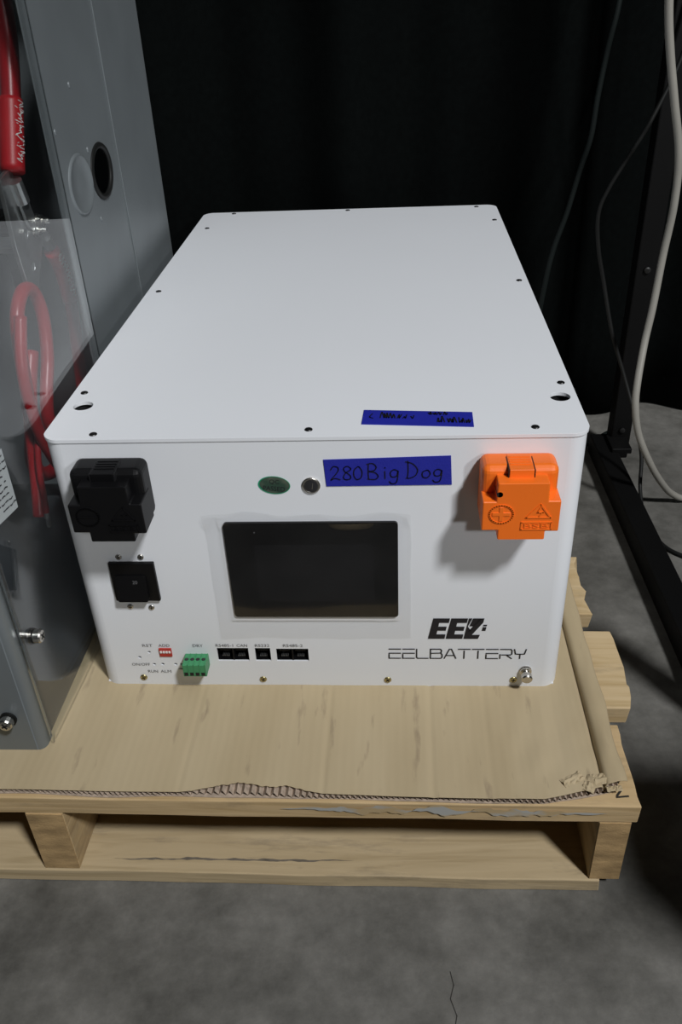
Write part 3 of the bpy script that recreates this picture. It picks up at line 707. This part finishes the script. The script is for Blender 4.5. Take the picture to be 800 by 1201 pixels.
# clear side cover: a sheet that bows outwards
def xp(y, z):
    s = min(1, max(0, (z - .08) / .15)); s = s * s * (3 - 2 * s)
    lo = -.0243 + .0414 * (y + .07)
    hi = -.0243 + .0138 * math.sin(PI / 2 * (y + .07) / .10) if y < .03 else -.0105 - .024 * (y - .03) * (1 - .1)
    return lo + (hi - lo) * s
bm = bmesh.new(); G = []; ny, nz = 48, 60
for j in range(nz + 1):
    z = .0025 + (EZ - .0025) * j / nz
    G.append([bm.verts.new((xp(-.070 + .256 * i / ny, z), -.070 + .256 * i / ny, z)) for i in range(ny + 1)])
for a, b in zip(G, G[1:]):
    for i in range(ny): bm.faces.new((a[i], a[i + 1], b[i + 1], b[i]))
bmesh.ops.recalc_face_normals(bm, faces=bm.faces)
cv = obj('clear_side_cover', bm, PANE, enc, smooth=True, label='clear bowed polycarbonate side cover')
s_ = cv.modifiers.new('s', 'SOLIDIFY'); s_.thickness = .0024; s_.offset = -1
# rating label on the cover
def on_cover(y, z, d=.0006): return (xp(y, z) + d, y, z)
bm = bmesh.new(); G = []
for j in range(9): G.append([bm.verts.new(on_cover(-.065 + .036 * i / 8, .208 + .049 * j / 8)) for i in range(9)])
for a, b in zip(G, G[1:]):
    for i in range(8): bm.faces.new((a[i], a[i + 1], b[i + 1], b[i]))
lb = obj('rating_label', fin(bm), PAPER, cv, smooth=True, label='white rating label with small print')
ls = []; rnd = random.Random(4)
for r_i in range(9):
    z = .2530 - r_i * .0048; y = -.063
    while y < -.033:
        w_ = rnd.uniform(.002, .006)
        if rnd.random() < .8: ls.append([(y, z), (y + w_ * .35, z + rnd.uniform(-.0008, .0008)), (y + w_ * .7, z)])
        y += w_
obj('label_print', fin(strokes(ls, .0009, lambda u, v: on_cover(u, v, .0010))), INK, lb)
# machine screws of the cover and front panel
def mscrew(c, ax, nm, host):
    a = Vector(ax); c = Vector(c)
    b_ = bmesh.new(); lathe(b_, c, a, [(.0068, 0), (.0068, .0018), (.0058, .0018), (.0058, .0030)], 24); r0 = obj('rubber_washer', fin(b_), RUBBER, host)
    b_ = bmesh.new(); lathe(b_, c + a * .003, a, [(.0022, -.014), (.0022, 0), (.0056, .0), (.0056, .0045), (.0048, .0058), (.0022, .0062)], 24); r1 = obj(nm, fin(b_), CHROME, host, label='bright phillips screw')
    b_ = bmesh.new(); q = a.to_track_quat('Z', 'Y').to_matrix().to_4x4(); M = Matrix.Translation(c + a * .003) @ q
    for t in (.5, .5 + PI / 2): box(b_, -.0028, .0028, -.0006, .0006, .0056, .0065, M @ Matrix.Rotation(t, 4, 'Z'))
    obj('drive_recess', b_, BLACKM, r1)
mscrew((xp(-.052, .103), -.052, .103), (1, 0, 0), 'cover_screw', cv)
mscrew((-.0490, -.0765, .0375), (0, -1, 0), 'panel_screw', fp)
# tinned busbar with clamp bolts
bus = obj('busbar', None or (lambda b: (plate(b, [(.180, .395), (.205, .400), (.216, .368), (.232, .352), (.236, .328), (.196, .286), (.184, .300), (.178, .340)], [ell(.205, .345, .0045, .0045, 14), ell(.203, .316, .004, .004, 14)], lambda u, v: (-.062, u, v), lambda u, v: (-.066, u, v)), b)[1])(bmesh.new()), TIN, enc, bevel=.0006, label='tinned metal busbar plate')
obj('busbar_foot', B(-.125, -.0665, .196, .236, .330, .3345), TIN, bus)
obj('standoff', fin((lambda b: (cyl(b, (-.075, .215, .352), (-1, 0, 0), .012, .05, 20), b)[1])(bmesh.new())), BLACKP, enc)
for (y, z) in ((.232, .349), (.222, .343)):
    b_ = bmesh.new(); lathe(b_, (-.0615, y, z), (1, 0, 0), [(.0062, 0), (.0062, .0015), (.0048, .0017), (.0048, .0060), (.0026, .0062), (.0026, .0120)], 6 * 3); obj('clamp_bolt', fin(b_), CHROME, bus)

# ------------------------------------------------------------------ red power cables inside the enclosure
def cable(label, pts, r, x=-.06, sleeve=None, lug=None, script=None, xs_=None):
    P3 = [(xs_[i] if xs_ else x, a, b) for i, (a, b) in enumerate(pts)]
    t = thing('power_cable', label, 'cable', P3[-1], 'red cables inside the grey enclosure')
    obj('jacket', T(P3, r, 16), REDC, t, smooth=True)
    if sleeve:
        sp = [(x, a, b) for a, b in sleeve]; s = obj('heat_shrink_sleeve', T(sp, r * 1.22, 18), REDS, t, smooth=True, label='brighter red sleeve with white print')
        if script:
            Q = catmull([Vector(q) for q in sp], 10); ls = []; cur = []
            rnd = random.Random(script); n_ = 46; V = []
            for k in range(n_):
                q = Q[min(len(Q) - 1, int((.08 + .84 * k / n_) * (len(Q) - 1)))]; q2 = Q[min(len(Q) - 1, int((.08 + .84 * k / n_) * (len(Q) - 1)) + 1)]
                tt = (q2 - q); tt = tt.normalized() if tt.length > 1e-6 else Vector((0, 0, -1))
                ph = -.35 + (rnd.uniform(.0, .55) if k % 2 else rnd.uniform(-.5, 0)); sd = Vector((1, 0, 0)).cross(tt).normalized()
                if sd.y < 0: sd = -sd
                # print sits on the side turned to the room
                V.append(q + (Vector((math.cos(ph), 0, 0)) - sd * 0) * r * 1.26 * math.cos(ph * .2) + sd * r * 1.24 * math.sin(ph) + tt * .0006 * (k % 3))
            b_ = bmesh.new(); seg = []
            for k, v in enumerate(V):
                seg.append(v)
                if (k % 6 == 5 or k == n_ - 1) and len(seg) > 1: tube(b_, seg, .00042, 5, 3); seg = []
            obj('sleeve_print', b_, WPLAS, s)
    if lug:
        (a0, b0), (a1, b1) = lug; b_ = bmesh.new(); tube(b_, [(x, a0, b0), (x, (a0 + a1) / 2, (b0 + b1) / 2)], r * .85, 14, 2)
        d = Vector((0, a1 - a0, b1 - b0)).normalized(); sd = Vector((0, -d.z, d.y)) * r; mid = Vector((x + .001, (a0 + a1) / 2, (b0 + b1) / 2)); e = Vector((x + .001, a1, b1))
        lo = [mid - sd, e - sd, e + d * r * .8 - sd * .4, e + d * r * .8 + sd * .4, e + sd, mid + sd]
        f_ = [b_.verts.new(q + Vector((.0012, 0, 0))) for q in lo]; g_ = [b_.verts.new(q - Vector((.0012, 0, 0))) for q in lo]
        b_.faces.new(f_); b_.faces.new(list(reversed(g_)))
        for i in range(6): b_.faces.new((f_[i], g_[i], g_[(i + 1) % 6], f_[(i + 1) % 6]))
        obj('cable_lug', fin(b_), TIN, t, label='tinned crimp lug')
    return t
cable('thick red cable dropping from above into a lug at the busbar, in the enclosure', [(.268, .66), (.266, .56), (.258, .500), (.236, .452), (.205, .400)], .0082, sleeve=[(.2330, .4480), (.219, .424), (.203, .3965)], lug=[(.200, .390), (.214, .352)], script=5)
cable('red cable hanging from the lower busbar lug at the rear of the clear cover', [(.249, .315), (.262, .290), (.265, .255), (.256, .215), (.243, .165), (.22, .10), (.20, .05)], .0062, sleeve=[(.2480, .3170), (.2610, .2960), (.2660, .262)], lug=[(.246, .321), (.233, .342)], script=9)
cable('red cable bent in a tall upright loop behind the clear cover', [(.085, .125), (.096, .150), (.110, .190), (.122, .225), (.130, .262), (.142, .292), (.165, .306), (.186, .298), (.193, .272), (.182, .238), (.162, .212), (.152, .188), (.165, .160), (.20, .145), (.27, .140)], .0060)
cable('red cable slanting down in front of the loop toward the enclosure front', [(.118, .300), (.100, .270), (.094, .243), (.096, .211), (.105, .183), (.122, .155), (.150, .136), (.21, .128)], .0052, x=-.046)
cable('thin red lead ending in a small bare lug below the loop', [(.112, .205), (.098, .185), (.090, .165), (.087, .146), (.083, .130)], .0028, x=-.052, lug=[(.083, .131), (.080, .119)])
cable('red cable crossing low behind the loop beside the white battery', [(.19, .24), (.165, .21), (.150, .178), (.136, .150), (.160, .126), (.22, .115), (.27, .11)], .0070, x=-.078)

# ------------------------------------------------------------------ rack at the right
rk = thing('steel_rack', 'black steel rack leg and long foot beam on the floor right of the battery', 'rack', (.57, .6, -.11))
fb = bmesh.new(); box(fb, -.0145, .0145, -.62, .04, 0, .030, Matrix.Translation((.571, .575, -.11)) @ Matrix.Rotation(.015, 4, 'Z')); ft = obj('foot_beam', fb, RACKM, rk, bevel=.002)
obj('upright', B(.582, .610, .592, .620, -.11, .95), RACKM, rk, bevel=.002)
obj('upright', B(.585, .610, .020, .045, -.11, .16), RACKM, rk, bevel=.002)
obj('gusset', B(.576, .604, .555, .600, -.082, -.074), RACKM, rk, bevel=.001)
for z in (.176, -.062):
    b_ = bmesh.new(); lathe(b_, (.596, .592, z), (0, -1, 0), [(.0042, 0), (.0042, .003), (.002, .0035)], 16); obj('bolt', fin(b_), DARKSTEEL, rk)

# ------------------------------------------------------------------ loose cables at the right
t = thing('hanging_cable', 'thick light grey cable hanging at the right and curling onto the floor', 'cable', (.58, .5, -.11))
obj('jacket', T([(.54, .5, .70), (.541, .5, .56), (.548, .5, .487), (.557, .5, .440), (.570, .5, .390), (.584, .5, .336), (.588, .5, .281), (.585, .5, .222), (.580, .49, .162), (.574, .48, .121), (.567, .46, .079), (.566, .45, .048), (.574, .445, .010), (.593, .44, -.030), (.616, .448, -.066), (.640, .462, -.094), (.668, .470, -.1045), (.75, .50, -.1052), (.95, .62, -.1052)], .0045, 14), SILVER, t, smooth=True)
t = thing('hanging_cable', 'thin black cable hanging beside the grey one and trailing along the floor', 'cable', (.59, .5, -.11))
bl = [(.60, .575, .50), (.590, .565, .43), (.562, .55, .366), (.543, .55, .329), (.523, .55, .291), (.514, .55, .261), (.519, .55, .219), (.531, .55, .175), (.548, .54, .11), (.569, .53, .053), (.586, .505, -.001), (.594, .480, -.042), (.591, .452, -.078), (.590, .410, -.098), (.600, .365, -.1062), (.625, .333, -.1068), (.70, .28, -.1068), (.85, .24, -.1068)]
obj('jacket', T(bl, .0026, 10), RUBBER, t, smooth=True)
t = thing('hanging_cable', 'faint dark green cable hanging against the curtain behind the battery', 'cable', (.5, .6, -.11))
obj('jacket', T([(.53, .62, .75), (.524, .61, .56), (.520, .60, .484), (.514, .60, .442), (.508, .60, .388), (.505, .60, .341), (.496, .60, .302), (.485, .60, .25), (.473, .60, .206), (.466, .60, .161), (.462, .61, .08), (.470, .60, .0), (.49, .58, -.08), (.52, .6, -.1062), (.60, .67, -.1065)], .0035, 10), FAINT, t, smooth=True)

# ------------------------------------------------------------------ black case added just outside the frame to shade the floor at the right
t = thing('added_shade_case', 'black case added out of view right of the pallet to shade the floor', 'case', (.80, -.27, -.11))
obj('shell', B(.615, 1.0, -.344, -.222, -.104, .312), CASEM, t, bevel=.006)
for x, y in ((.64, -.32), (.64, -.245), (.975, -.32), (.975, -.245)):
    b_ = bmesh.new(); cyl(b_, (x, y, -.11), (0, 0, 1), .01, .0065, 16); obj('foot', b_, RUBBER, t)
obj('handle', T([(.74, -.28, .310), (.74, -.28, .335), (.80, -.28, .345), (.86, -.28, .335), (.86, -.28, .310)], .006, 10), RUBBER, t, smooth=True)

# ------------------------------------------------------------------ unseen cabinet added behind the camera to keep the low lamp off the pallet
t = thing('added_shade_cabinet', 'black cabinet added behind the viewer to block the low lamp', 'cabinet', (.75, -1.45, -.11))
obj('body', B(.30, 1.35, -1.70, -1.15, -.05, .66), CASEM, t, bevel=.004)
for k in range(4):
    d_ = obj('drawer', B(.32, 1.33, -1.149, -1.142, -.035 + k * .17, .12 + k * .17), CASEM, t, bevel=.002)
    obj('handle', T([(.55, -1.142, .09 + k * .17), (.55, -1.115, .09 + k * .17), (1.1, -1.115, .09 + k * .17), (1.1, -1.142, .09 + k * .17)], .006, 8), CHROME, d_)
for x, y in ((.36, -1.2), (1.29, -1.2), (.36, -1.65), (1.29, -1.65)):
    b_ = bmesh.new(); cyl(b_, (x - .012, y, -.080), (1, 0, 0), .030, .024, 20); obj('caster', b_, RUBBER, t)
